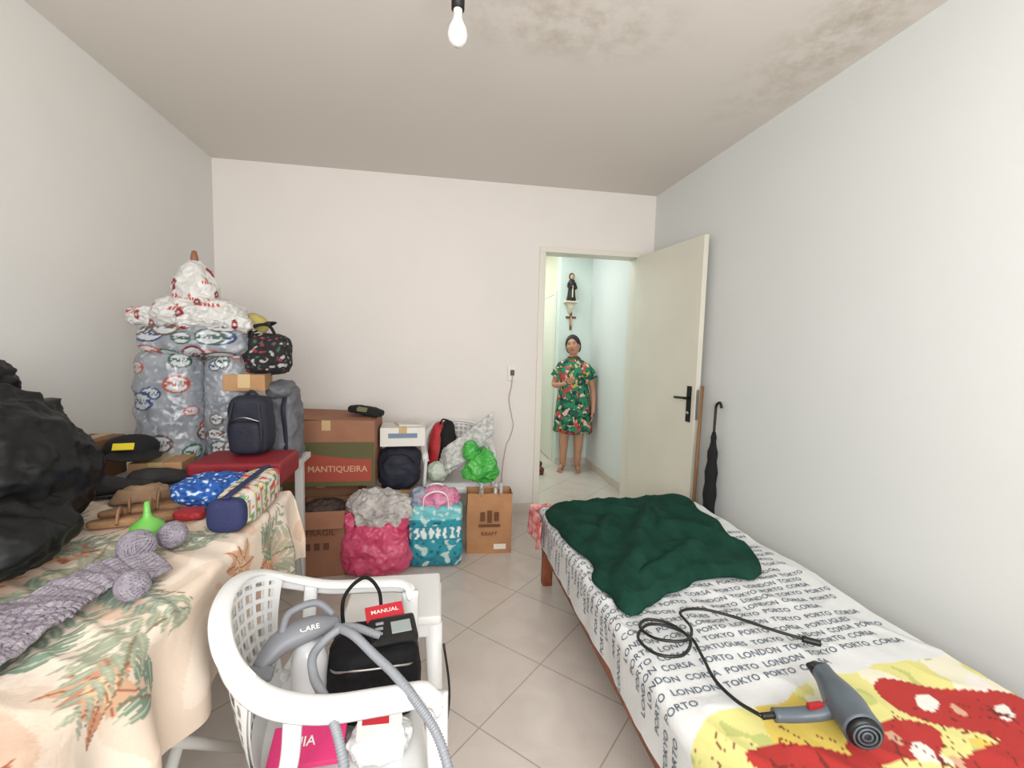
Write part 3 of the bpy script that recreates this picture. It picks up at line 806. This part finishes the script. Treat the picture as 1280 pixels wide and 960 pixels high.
# ---------------------------------------------------------------- monobloc chair
WP=mat('white_chair_plastic',(232,233,232),.38,spec=.45)
def monobloc(name,M,lattice=True):
    b=B(name)
    def seat(u,v,top=True):
        x=-.22+.46*u; hw=.205+.045*u; y=(v-.5)*2*hw
        z=.43-.018*math.cos((u-.4)*pi*.9)*math.cos((v-.5)*pi)+ (0 if u<.9 else -.03*((u-.9)/.1)**2)
        return Vector((x,y,z))
    b.grid(24,24,lambda u,v:seat(u,v),WP,M=M)
    b.grid(24,24,lambda u,v:seat(u,1-v)-Vector((0,0,.012)),WP,M=M)
    per=[seat(i/10,0) for i in range(11)]+[seat(1,i/10) for i in range(1,11)]+[seat(1-i/10,1) for i in range(1,11)]+[seat(0,1-i/10) for i in range(1,10)]
    b.sweep([p-Vector((0,0,.02)) for p in per],.008,WP,h=.026,cyc=True,sub=2,up=(0,0,1),M=M)
    rim=[(.25,-.25,.60),(.22,-.262,.645),(.10,-.27,.66),(-.04,-.272,.675),(-.16,-.262,.715),(-.24,-.215,.765),(-.285,-.12,.80),(-.30,0,.81),
         (-.285,.12,.80),(-.24,.215,.765),(-.16,.262,.715),(-.04,.272,.675),(.10,.27,.66),(.22,.262,.645),(.25,.25,.60)]
    b.sweep(rim,.026,WP,h=.010,n=14,up=(0,0,1),M=M)
    b.sweep([(p[0]*1.03,p[1]*1.05,p[2]-.018) for p in rim],.006,WP,h=.022,n=8,up=(0,0,1),M=M)
    def back(u,v):
        a=(u-.5)*2
        top=Vector((-.295+.11*abs(a)**2.4,a*.235,.805-.06*abs(a)**2.4))
        bot=Vector((-.21+.03*abs(a)**2,a*.20,.42))
        p=bot.lerp(top,v); p.x-=.02*math.sin(v*pi); return p
    n1,n2=67,61
    def skip(i,j):
        u=(i+.5)/(n1-1); v=(j+.5)/(n2-1)
        if not(.05<u<.95 and .16<v<.95): return False
        return (i%6 in (1,2,3,4)) and (j%6 in (1,2,3,4))
    b.grid(n1,n2,back,WP,skip=skip,smooth=True,M=M)
    b.grid(n1,n2,lambda u,v:back(u,v)+Vector((-.008,0,0)),WP,skip=skip,smooth=True,M=M)
    for s_ in (-1,1):
        b.sweep([(.245,s_*.253,.62),(.25,s_*.262,.45),(.265,s_*.275,.2),(.28,s_*.285,0)],lambda t:.032-.010*t,WP,h=lambda t:.016-.004*t,n=10,up=(0,1,0),M=M)
        b.sweep([(-.20,s_*.20,.46),(-.22,s_*.22,.30),(-.26,s_*.245,0)],lambda t:.034-.012*t,WP,h=lambda t:.016-.004*t,n=10,up=(0,1,0),M=M)
        b.sweep([(-.19,s_*.215,.42),(-.12,s_*.25,.52),(-.10,s_*.268,.69)],.022,WP,h=.008,n=10,up=(0,1,0),M=M)
        b.grid(8,6,lambda u,v:Vector((.21-.42*u,s_*(.235-.03*u),.425-.05*v*(1-.6*math.sin(u*pi)))),WP,M=M)
    return b.done()
def SC(x,y,z): return Matrix.Diagonal((x,y,z,1))
CM=TR(-.225,1.135,0,.18)@SC(.82,.87,.94)
monobloc('plastic_armchair',CM)
monobloc('plastic_armchair.001',TR(.17,3.26,0,-pi/2)@SC(.88,.88,.95))
b=B('plastic_stool')
b.box((-.13,1.60,.44),(.32,.30,.03),WP,bev=.012,seg=3,smooth=False)
b.box((-.13,1.60,.405),(.30,.28,.05),WP,bev=.006)
for sx in (-1,1):
    for sy in (-1,1): b.sweep([(-.13+sx*.135,1.60+sy*.125,.42),(-.13+sx*.15,1.60+sy*.14,0)],lambda t:.03-.008*t,WP,h=lambda t:.02-.004*t,smooth_path=False,up=(0,1,0))
b.done()

# --- things on the armchair
SZ=.400
b=B('black_cpap_bag')
BC=mat('black_nylon_bag',(16,16,18),.75,bump=.3,bscale=70,spec=.25)
M=TR(-.145,1.175,SZ,.05)
b.blob((0,0,.095),(.23,.19,.19),BC,.4,.5,amp=.006,freq=10,M=M,flat=.98,nu=80,nv=60)
b.sweep([(-.10,-.06,.15),(-.05,-.09,.16),(.05,-.09,.16),(.10,-.06,.15),(.10,.06,.15),(.05,.09,.16),(-.05,.09,.16),(-.10,.06,.15)],.003,STL,cyc=True,M=M)
b.box((.045,-.01,.20),(.12,.09,.025),BKP,bev=.01,M=M,rot=(.15,0,.15))
b.box((.065,-.015,.214),(.05,.04,.004),mat('lcd_screen',(150,160,158),.2),bev=.001,M=M,rot=(.15,0,.15))
for k in range(3): b.box((.01,-.035+k*.018,.211+.0027*k),(.02,.008,.003),mat('grey_key',(150,152,156),.5),bev=.001,M=M,rot=(.15,0,.15))
b.box((.02,.055,.215),(.10,.05,.006),mat('red_booklet',(190,40,54),.5),bev=.001,M=M,rot=(.3,0,.2))
b.text('MANUAL',.018,PW,M=M@Matrix.Translation((.02,.055,.2195))@Euler((.3,0,.2)).to_matrix().to_4x4())
b.sweep([(-.08,.02,.17),(-.09,.08,.25),(-.04,.11,.29),(.0,.11,.25),(.01,.08,.19)],.005,BC,M=M)
b.done()
b=B('garment_steamer')
G2=mat('steamer_grey',(122,124,130),.45); G3=mat('clear_tank',(206,208,210),.2)
M=TR(-.305,1.12,.635,.35,0,0)
b.sweep([(-.10,-.03,-.03),(-.05,0,.0),(.02,.01,.01),(.08,.02,.0)],lambda t:.018+.016*math.sin(t*pi),G2,h=lambda t:.014+.012*math.sin(t*pi),n=16,M=M)
b.sweep([(-.05,.0,.02),(-.03,.03,.050),(.03,.04,.055),(.07,.03,.02)],.009,G2,M=M)
b.sweep([(-.10,-.03,-.03),(-.11,-.055,-.04)],.038,G2,h=.012,M=M,n=16)
b.lathe([(0,-.215),(.038,-.215),(.042,-.19),(.042,-.06),(.028,-.02),(0,-.01)],G3,c=(.01,.0,0),n=24,M=M)
b.text('CARE',.018,PW,M=M@Matrix.Translation((.01,-.016,.026))@Euler((.5,0,0)).to_matrix().to_4x4())
b.done()
b=B('breathing_hose')
HS=mat('hose_grey',(140,144,150),.45)
wv=lambda t:.0092+.0013*math.sin(t*760)
b.sweep([(-.13,1.13,.615),(-.21,1.12,.65),(-.265,1.06,.635),(-.255,1.0,.62),(-.21,.92,.615),(-.17,.86,.56),(-.14,.83,.40)],wv,HS,sub=60,n=12)
b.sweep([(-.23,1.13,.645),(-.18,1.06,.665),(-.13,1.01,.65),(-.08,.96,.635),(-.03,.90,.615),(.02,.84,.57),(.05,.80,.46),(.05,.79,.3)],wv,HS,sub=60,n=12)
b.done()
b=B('pink_booklet'); 
M=TR(-.275,1.03,SZ+.016,.05)
b.box((0,0,.012),(.16,.085,.018),mat('booklet_pink',(214,54,116),.5),bev=.002,M=M,rot=(.35,0,0))
b.text('GUIA',.03,PW,M=M@Matrix.Translation((-.02,0,.0225))@Euler((.35,0,0)).to_matrix().to_4x4())
b.done()
b=B('clear_plastic_bag')
CP=mat('clear_film',(226,228,228),.25,bump=.5,bscale=30)
b.blob((-.115,1.02,SZ+.035),(.14,.09,.08),CP,.8,.8,amp=.012,freq=20,seed=2,nu=100,nv=60,flat=.8)
b.box((-.115,1.01,SZ+.078),(.10,.06,.004),PW,bev=.001,rot=(.3,.1,.1)); b.box((-.125,1.017,SZ+.083),(.06,.02,.003),mat('red_booklet'),bev=0,rot=(.3,.1,.1))
b.done()
b=B('black_power_cord')
b.sweep([(.04,1.45,.36),(.06,1.42,.2),(.04,1.37,.02),(.07,1.24,.006),(.03,1.14,.006)],.004,BKP)
b.done()

# ---------------------------------------------------------------- pile around second chair
b=B('navy_duffel_bag')
b.blob((-.215,2.98,.555),(.27,.22,.27),NB,.6,.7,amp=.012,freq=9,seed=4,nu=70,nv=50)
b.sweep([(-.31,2.88,.60),(-.27,2.85,.66),(-.17,2.85,.66),(-.12,2.88,.60)],.010,CK,h=.004)
b.done()
carton('cardboard_box.006',(-.225,3.0,0),(.23,.20,.42),CB,0)
def wbx(b,M):
    b.box((0,-.112,.07),(.18,.002,.03),mat('blue_grey_print',(120,140,160),.7),bev=0,M=M)
    b.box((.03,0,.122),(.15,.12,.02),mat('paper_stack',(210,206,198),.8),bev=.002,M=M,rot=(0,.08,.3))
carton('white_shoe_box',(-.20,3.03,.70),(.28,.22,.12),mat('white_card',(226,223,216),.7),.04,extra=wbx)
b=B('black_belt_bag')
b.blob((-.42,2.95,.925),(.22,.10,.05),CK,.5,.5,amp=.006,freq=14,rot=(0,.14,-.2)); b.box((-.44,2.90,.94),(.06,.03,.02),mat('olive_patch',(120,124,90),.8),rot=(.3,.1,-.2))
b.done()
b=B('red_backpack')
RB=mat('red_nylon',(186,44,50),.6,bump=.2,bscale=50)
b.blob((.06,3.30,.61),(.19,.16,.36),RB,.5,.6,amp=.010,freq=9,shape=lambda z:(1-.25*z,1-.2*z))
b.blob((.10,3.24,.65),(.12,.13,.32),CK,.5,.6,amp=.010,freq=9,shape=lambda z:(1-.3*z,1-.2*z))
b.sweep([(.04,3.23,.79),(.06,3.19,.83),(.10,3.20,.82)],.006,CK)
b.done()
b=B('newspaper_bundle')
NP=mat('newsprint',(222,222,218),.8,col2=(168,170,168),vscale=40)
for k in range(7):
    b.grid(16,12,lambda u,v:Vector((.04+.31*u+.008*k,3.05+.08*v-.006*k+.015*math.sin(u*4+k),.425+.02*k+.14*v+.20*u+.02*math.sin(u*3+k*.7))),NP)
b.blob((.03,3.08,.49),(.13,.12,.12),mat('pale_green_bag',(196,208,192),.5),.8,.8,amp=.014,freq=16)
b.done(solid=.004)
b=B('green_plastic_bag')
GP=mat('lime_plastic',(90,190,82),.35,bump=.3,bscale=25,col2=(58,160,66),vscale=9)
b.blob((.31,2.96,.565),(.21,.12,.22),GP,.7,.8,amp=.022,freq=13,seed=2,nu=150,nv=100,shape=lambda z:(1-.3*z,1-.2*z))
b.blob((.24,2.96,.66),(.10,.06,.12),GP,.8,.8,amp=.014,freq=20,seed=6); b.done()

# ---------------------------------------------------------------- broom & umbrella by the door
b=B('broom')
b.sweep([(1.655,2.63,.10),(1.70,2.67,1.13)],.011,mat('broom_handle',(140,100,66),.5),smooth_path=False)
b.blob((1.652,2.64,.065),(.07,.12,.13),mat('broom_bristle',(46,40,36),.9,bump=.8,bscale=120),.3,.5)
b.done()
b=B('black_umbrella')
b.sweep([(1.70,2.53,.02),(1.705,2.535,.3),(1.715,2.545,.6),(1.725,2.555,.85)],lambda t:.008+.03*math.sin(t*pi)**.7+.004*math.sin(t*40),CK,n=14)
b.sweep([(1.725,2.555,.84),(1.73,2.56,.98),(1.73,2.555,1.02),(1.735,2.53,1.04),(1.735,2.51,1.01)],.008,BKP)
b.done()

# ---------------------------------------------------------------- hall: saint figure, crucifix, slippers
b=B('saint_statuette')
X,Y=1.50,4.985
RBk=mat('black_robe',(26,24,26),.6); CR=mat('cream_plaster',(226,214,190),.6); SK2=mat('statue_skin',(206,160,126),.6)
b.lathe([(0,0),(.05,0),(.055,.01),(.045,.06),(.037,.14),(.040,.19),(.034,.225),(.015,.24),(0,.242)],RBk,c=(X,Y,1.88),n=24)
b.blob((X,Y-.01,2.145),(.05,.052,.062),SK2); b.blob((X,Y+.004,2.15),(.066,.06,.08),RBk)
b.sweep([(X-.035,Y,2.08),(X-.045,Y-.03,2.03),(X-.005,Y-.05,2.03)],.013,RBk); b.sweep([(X+.035,Y,2.08),(X+.045,Y-.03,2.02),(X+.005,Y-.05,2.02)],.013,RBk)
b.box((X,Y-.046,1.98),(.014,.008,.13),CR,bev=.003)
b.box((X,Y+.01,1.87),(.15,.11,.02),CR,bev=.006)
b.sweep([(X,Y+.03,1.865),(X,Y+.0,1.82),(X,Y+.045,1.75)],lambda t:.055-.035*t,CR,h=.012,n=12)
b.done()
b=B('crucifix')
b.box((X+.02,5.04,1.66),(.025,.015,.20),mat('dark_cross',(110,66,40),.6)); b.box((X+.02,5.04,1.70),(.12,.015,.025),mat('dark_cross'))
b.blob((X+.02,5.028,1.66),(.02,.014,.12),SK2); b.done()
b=B('brown_slippers')
for k,(x,y) in enumerate(((1.12,4.72),(1.16,4.98))):
    b.blob((x,y,.02),(.10,.24,.035),mat('slipper_brown',(96,56,42),.8),.5,.9,flat=.95); b.blob((x,y-.05,.045),(.10,.11,.05),mat('slipper_brown'),.7,.9)
b.done()

# ---------------------------------------------------------------- woman
SKN=mat('skin',(196,146,118),.55,col2=(186,136,110),vscale=8); HR=mat('dark_hair',(30,22,20),.55,bump=.4,bscale=120)
woman=empty('woman',(1.505,4.80,0)); woman.rotation_euler=(0,0,math.radians(-20))
def skinobj(name,V,E,Rd,m,root=0,sub=2):
    me=bpy.data.meshes.new(name); me.from_pydata(V,E,[]); o=bpy.data.objects.new(name,me); sc.collection.objects.link(o)
    md=o.modifiers.new('skin','SKIN'); md.use_smooth_shade=True
    for i,r_ in enumerate(Rd):
        sv=me.skin_vertices[0].data[i]; sv.radius=r_ if isinstance(r_,tuple) else (r_,r_); sv.use_root=(i==root)
    s2=o.modifiers.new('sub','SUBSURF'); s2.levels=sub; s2.render_levels=sub
    me.materials.append(m); o.parent=woman; return o
V=[];E=[];Rd=[]
def j(p,r_,par=None):
    V.append(p);Rd.append(r_)
    if par is not None: E.append((par,len(V)-1))
    return len(V)-1
pel=j((.012,0,.76),(.125,.10)); wa=j((.005,0,.89),(.115,.095),pel); ch=j((-.002,0,1.05),(.125,.10),wa); uc=j((-.006,.005,1.155),(.100,.07),ch)
nb=j((-.008,.008,1.225),(.062,.056),uc); nk=j((-.012,.0,1.27),(.046,.046),nb); hd=j((-.016,-.003,1.32),(.045,.05),nk)
TOE=[]
for s_ in (-1,1):
    if s_<0: L=[(-.068,0,.68),(-.082,-.035,.40),(-.085,-.01,.29),(-.088,.005,.085),(-.088,.012,.034),(-.105,-.075,.030),(-.114,-.125,.022)]
    else: L=[(.09,0,.68),(.078,.0,.40),(.076,.02,.29),(.072,.03,.085),(.072,.036,.034),(.083,-.055,.030),(.089,-.105,.022)]
    TOE.append(L[-1]); p=pel
    for q,r_ in zip(L,(.088,.057,.056,.034,.032,(.036,.024),(.034,.018))): p=j(q,r_,p)
shr=j((-.122,.005,1.175),.050,uc); ur=j((-.172,.0,1.07),.043,shr); er=j((-.215,-.005,.945),.036,ur); fr=j((-.175,-.10,.945),.032,er); wr=j((-.105,-.165,.965),.021,fr); pr=j((-.065,-.178,.985),(.024,.015),wr)
shl=j((.114,.005,1.165),.050,uc); ul=j((.174,.01,1.055),.043,shl); el=j((.212,.015,.915),.035,ul); fl=j((.225,-.01,.80),.031,el); wl=j((.225,-.035,.70),.021,fl); pl=j((.222,-.05,.645),(.014,.028),wl)
skinobj('body',V,E,Rd,SKN)
def fingers(nm,base,dirv,side,nrm):
    dirv=Vector(dirv).normalized(); side=Vector(side).normalized(); nrm=Vector(nrm).normalized()
    for k,(o_,L_) in enumerate(((-.025,.060),(-.0085,.070),(.0085,.066),(.025,.052))):
        p=Vector(base)+side*o_*.6; q=Vector(base)+side*o_+dirv*.032; q2=q+(dirv*.93+nrm*.25)*L_*.5; q3=q2+(dirv*.75+nrm*.55)*L_*.45
        skinobj(nm+'_finger_%d'%(k+1),[tuple(p),tuple(q),tuple(q2),tuple(q3)],[(0,1),(1,2),(2,3)],[.0085,.0088,.008,.0066],SKN,0,1)
    p=Vector(base)-side*.012-dirv*.02
    skinobj(nm+'_thumb',[tuple(p),tuple(p-side*.024+dirv*.018+nrm*.008),tuple(p-side*.032+dirv*.05+nrm*.015)],[(0,1),(1,2)],[.0115,.0098,.0076],SKN,0,1)
fingers('hand_right',(-.062,-.180,.987),(.8,-.15,.42),(.35,0,-.9),(.2,.9,0))
fingers('hand_left',(.222,-.052,.640),(-.02,-.15,-1),(0,1,-.1),(-1,0,0))
for si,s_ in enumerate((-1,1)):
    for k in range(5):
        o=B('toe'); cx=TOE[si][0]+s_*(-.022+.011*k); cy=TOE[si][1]-.030+.006*k
        o.blob((cx,cy,.014),(.016-.0012*k,.034,.020),SKN,nu=12,nv=8); ob=o.done(); ob.parent=woman
def headp(x,y,z):
    w=1-.17*max(0,-z)**2.0
    p=Vector((x*.074*w,y*.086*(1-.10*max(0,-z)),z*.110))
    if y<0:
        g=lambda cx,cz,sx,sz:math.exp(-((x-cx)/sx)**2-((z-cz)/sz)**2)
        p.y-=.017*g(0,-.20,.17,.13)+.009*g(0,-.02,.11,.18)
        p.y-=.005*g(-.17,-.24,.09,.08)+.005*g(.17,-.24,.09,.08)
        for s_ in (-1,1):
            p.y+=.009*g(s_*.40,.06,.2,.11); p.y-=.006*g(s_*.52,-.22,.22,.18)
        p.y-=.005*g(0,.28,.6,.12)+.006*g(0,-.50,.28,.10)+.009*g(0,-.86,.32,.15)
    return p
HM=TR(-.018,-.012,1.378,-.12,-.10,-.16)
h=B('head'); vs=[];nu_,nv_=80,64
for i in range(nv_+1):
    ph=-pi/2+pi*i/nv_
    for k in range(nu_):
        th=2*pi*k/nu_; vs.append(headp(math.cos(ph)*math.cos(th),math.cos(ph)*math.sin(th),math.sin(ph)))
fs=[[i*nu_+k,i*nu_+(k+1)%nu_,(i+1)*nu_+(k+1)%nu_,(i+1)*nu_+k] for i in range(nv_) for k in range(nu_)]
h.add(vs,fs,SKN,True,HM)
EW=mat('eye_white',(232,228,222),.3); EI=mat('iris',(42,26,18),.2); LP=mat('lips',(160,76,74),.4)
def fy(x,z):
    zz=z/.110; xx=x/.074/(1-.17*max(0,-zz)**2.0); yy=-math.sqrt(max(0,1-xx*xx-zz*zz)); return headp(xx,yy,zz).y
for s_ in (-1,1):
    ex=s_*.029; ey=fy(ex,.006)
    h.blob((ex,ey+.004,.006),(.024,.014,.0105),EW,M=HM,nu=20,nv=12); h.blob((ex,ey-.0015,.006),(.0095,.005,.0095),EI,M=HM,nu=14,nv=8)
    h.sweep([(s_*.014,fy(.014,.027)-.001,.025),(s_*.029,fy(.029,.031)-.001,.031),(s_*.046,fy(.046,.027)-.001,.026)],.0022,HR,M=HM,n=6)
    h.sweep([(s_*.017,ey+.001,.0095),(ex,ey-.003,.0122),(s_*.041,ey+.004,.0085)],.0015,HR,M=HM,n=5)
    h.blob((s_*.074,.008,-.004),(.014,.032,.054),SKN,M=HM,nu=16,nv=12,rot=(0,0,s_*.3))
for zc_,th_ in ((-.0505,.0030),(-.0565,.0036)):
    h.sweep([(x_,fy(x_,zc_)-.0005,zc_+(.001 if abs(x_)>.015 else 0)) for x_ in (-.022,-.012,0,.012,.022)],lambda t:.0008+th_*math.sin(t*pi),LP,M=HM,n=8)
h.done().parent=woman
hb=B('hair'); ids={};vs=[];fs=[]
NI,NK=60,96
for i in range(NI+1):
    ph=-pi/2+pi*i/NI
    for k in range(NK):
        th=2*pi*k/NK; x,y,z=math.cos(ph)*math.cos(th),math.cos(ph)*math.sin(th),math.sin(ph)
        p=headp(x,y,z)
        lim=(.62-.9*abs(x)**2.2) if y<0 else -.7
        if y<0: lim=max(lim, .05 if y<-.1 else -.5*(1+y*10))
        t=max(-1,min(1,(z-lim)*9))
        off=.011*t if t>0 else .012*t
        nn=Vector((x,y,z)); p+=nn*(off+.0012*math.sin(k*1.9)*max(0,t)); p.z+=.002*max(0,t)
        ids[(i,k)]=len(vs); vs.append(p)
for i in range(NI):
    for k in range(NK): fs.append([ids[(i,k)],ids[(i,(k+1)%NK)],ids[(i+1,(k+1)%NK)],ids[(i+1,k)]])
hb.add(vs,fs,HR,True,HM)
hb.blob((0,.098,.03),(.07,.055,.07),HR,M=HM)
hb.done().parent=woman
def dress_mat():
    m=bpy.data.materials.new('floral_dress'); m.use_nodes=True; nt=m.node_tree;N=nt.nodes;L=nt.links; bs=N['Principled BSDF']; bs.inputs['Roughness'].default_value=.8
    tc=N.new('ShaderNodeTexCoord')
    def layer(prev,scale,th,c,seed):
        n=N.new('ShaderNodeTexNoise'); n.inputs['Scale'].default_value=scale; n.inputs['Detail'].default_value=1.5
        mp=N.new('ShaderNodeMapping'); mp.inputs['Location'].default_value=(seed,seed*2,seed*3); L.new(tc.outputs['Object'],mp.inputs['Vector']); L.new(mp.outputs['Vector'],n.inputs['Vector'])
        gt=N.new('ShaderNodeMath'); gt.operation='GREATER_THAN'; gt.inputs[1].default_value=th; L.new(n.outputs['Fac'],gt.inputs[0])
        mx=N.new('ShaderNodeMix'); mx.data_type='RGBA'; L.new(gt.outputs[0],mx.inputs['Factor'])
        if isinstance(prev,tuple): mx.inputs['A'].default_value=(*lin(prev),1)
        else: L.new(prev,mx.inputs['A'])
        mx.inputs['B'].default_value=(*lin(c),1); return mx.outputs['Result']
    o=layer((22,92,74),14,.50,(44,132,96),1); o=layer(o,18,.58,(18,56,54),5); o=layer(o,12,.60,(196,70,76),9); o=layer(o,17,.62,(226,190,176),13); o=layer(o,22,.65,(214,180,90),17)
    L.new(o,bs.inputs['Base Color']); return m
DM=dress_mat()
d=B('dress')
prof=[(1.236,.066,.060),(1.222,.095,.070),(1.20,.125,.080),(1.17,.148,.092),(1.12,.154,.113),(1.05,.158,.128),(.98,.150,.120),(.92,.150,.118),(.86,.166,.126),(.76,.184,.138),(.66,.192,.146),(.56,.198,.150),(.48,.204,.154),(.43,.208,.157)]
rings=[]
for z,rx,ry in prof:
    k=max(0,(.95-z)/.5)
    rings.append([Vector((rx*(1+.05*k*math.sin(9*a))*math.cos(a)+(.006 if z<1.1 else -.006),ry*(1+.08*k*math.sin(9*a+1))*math.sin(a)+(.004 if z>1.1 else 0),z+.008*math.sin(5*a)*k)) for a in [2*pi*q/90 for q in range(90)]])
d.loft(rings,DM,cap=False)
for pp in ([(-.055,.005,1.180),(-.115,.004,1.155),(-.160,.002,1.10),(-.190,.0,1.03)],[(.045,.005,1.172),(.108,.006,1.145),(.160,.010,1.09),(.192,.012,1.02)]):
    d.sweep(pp,lambda t:.058+.008*t+.003*math.sin(t*20),DM,n=24,cap=False)
d.done(solid=.005).parent=woman

# ---------------------------------------------------------------- lights
def area(name,loc,rot,sx,sy,pw,c):
    l=bpy.data.lights.new(name,'AREA'); l.shape='RECTANGLE'; l.size=sx; l.size_y=sy; l.energy=pw; l.color=c
    o=bpy.data.objects.new(name,l); o.location=loc; o.rotation_euler=rot; sc.collection.objects.link(o); return o
area('window_daylight',(.1,YF-.12,1.62),(pi/2+.0,0,0),2.1,1.3,86,(1,.98,.955))
area('hall_ceiling_light',(.9,4.5,2.58),(0,0,0),.5,.9,13,(.92,1,.97))
area('passage_light',(.7,5.9,2.58),(0,0,0),.5,.8,12,(1,.98,.9))
w=bpy.data.worlds.new('world'); sc.world=w; w.use_nodes=True
w.node_tree.nodes['Background'].inputs[0].default_value=(.85,.92,1,1); w.node_tree.nodes['Background'].inputs[1].default_value=1.0
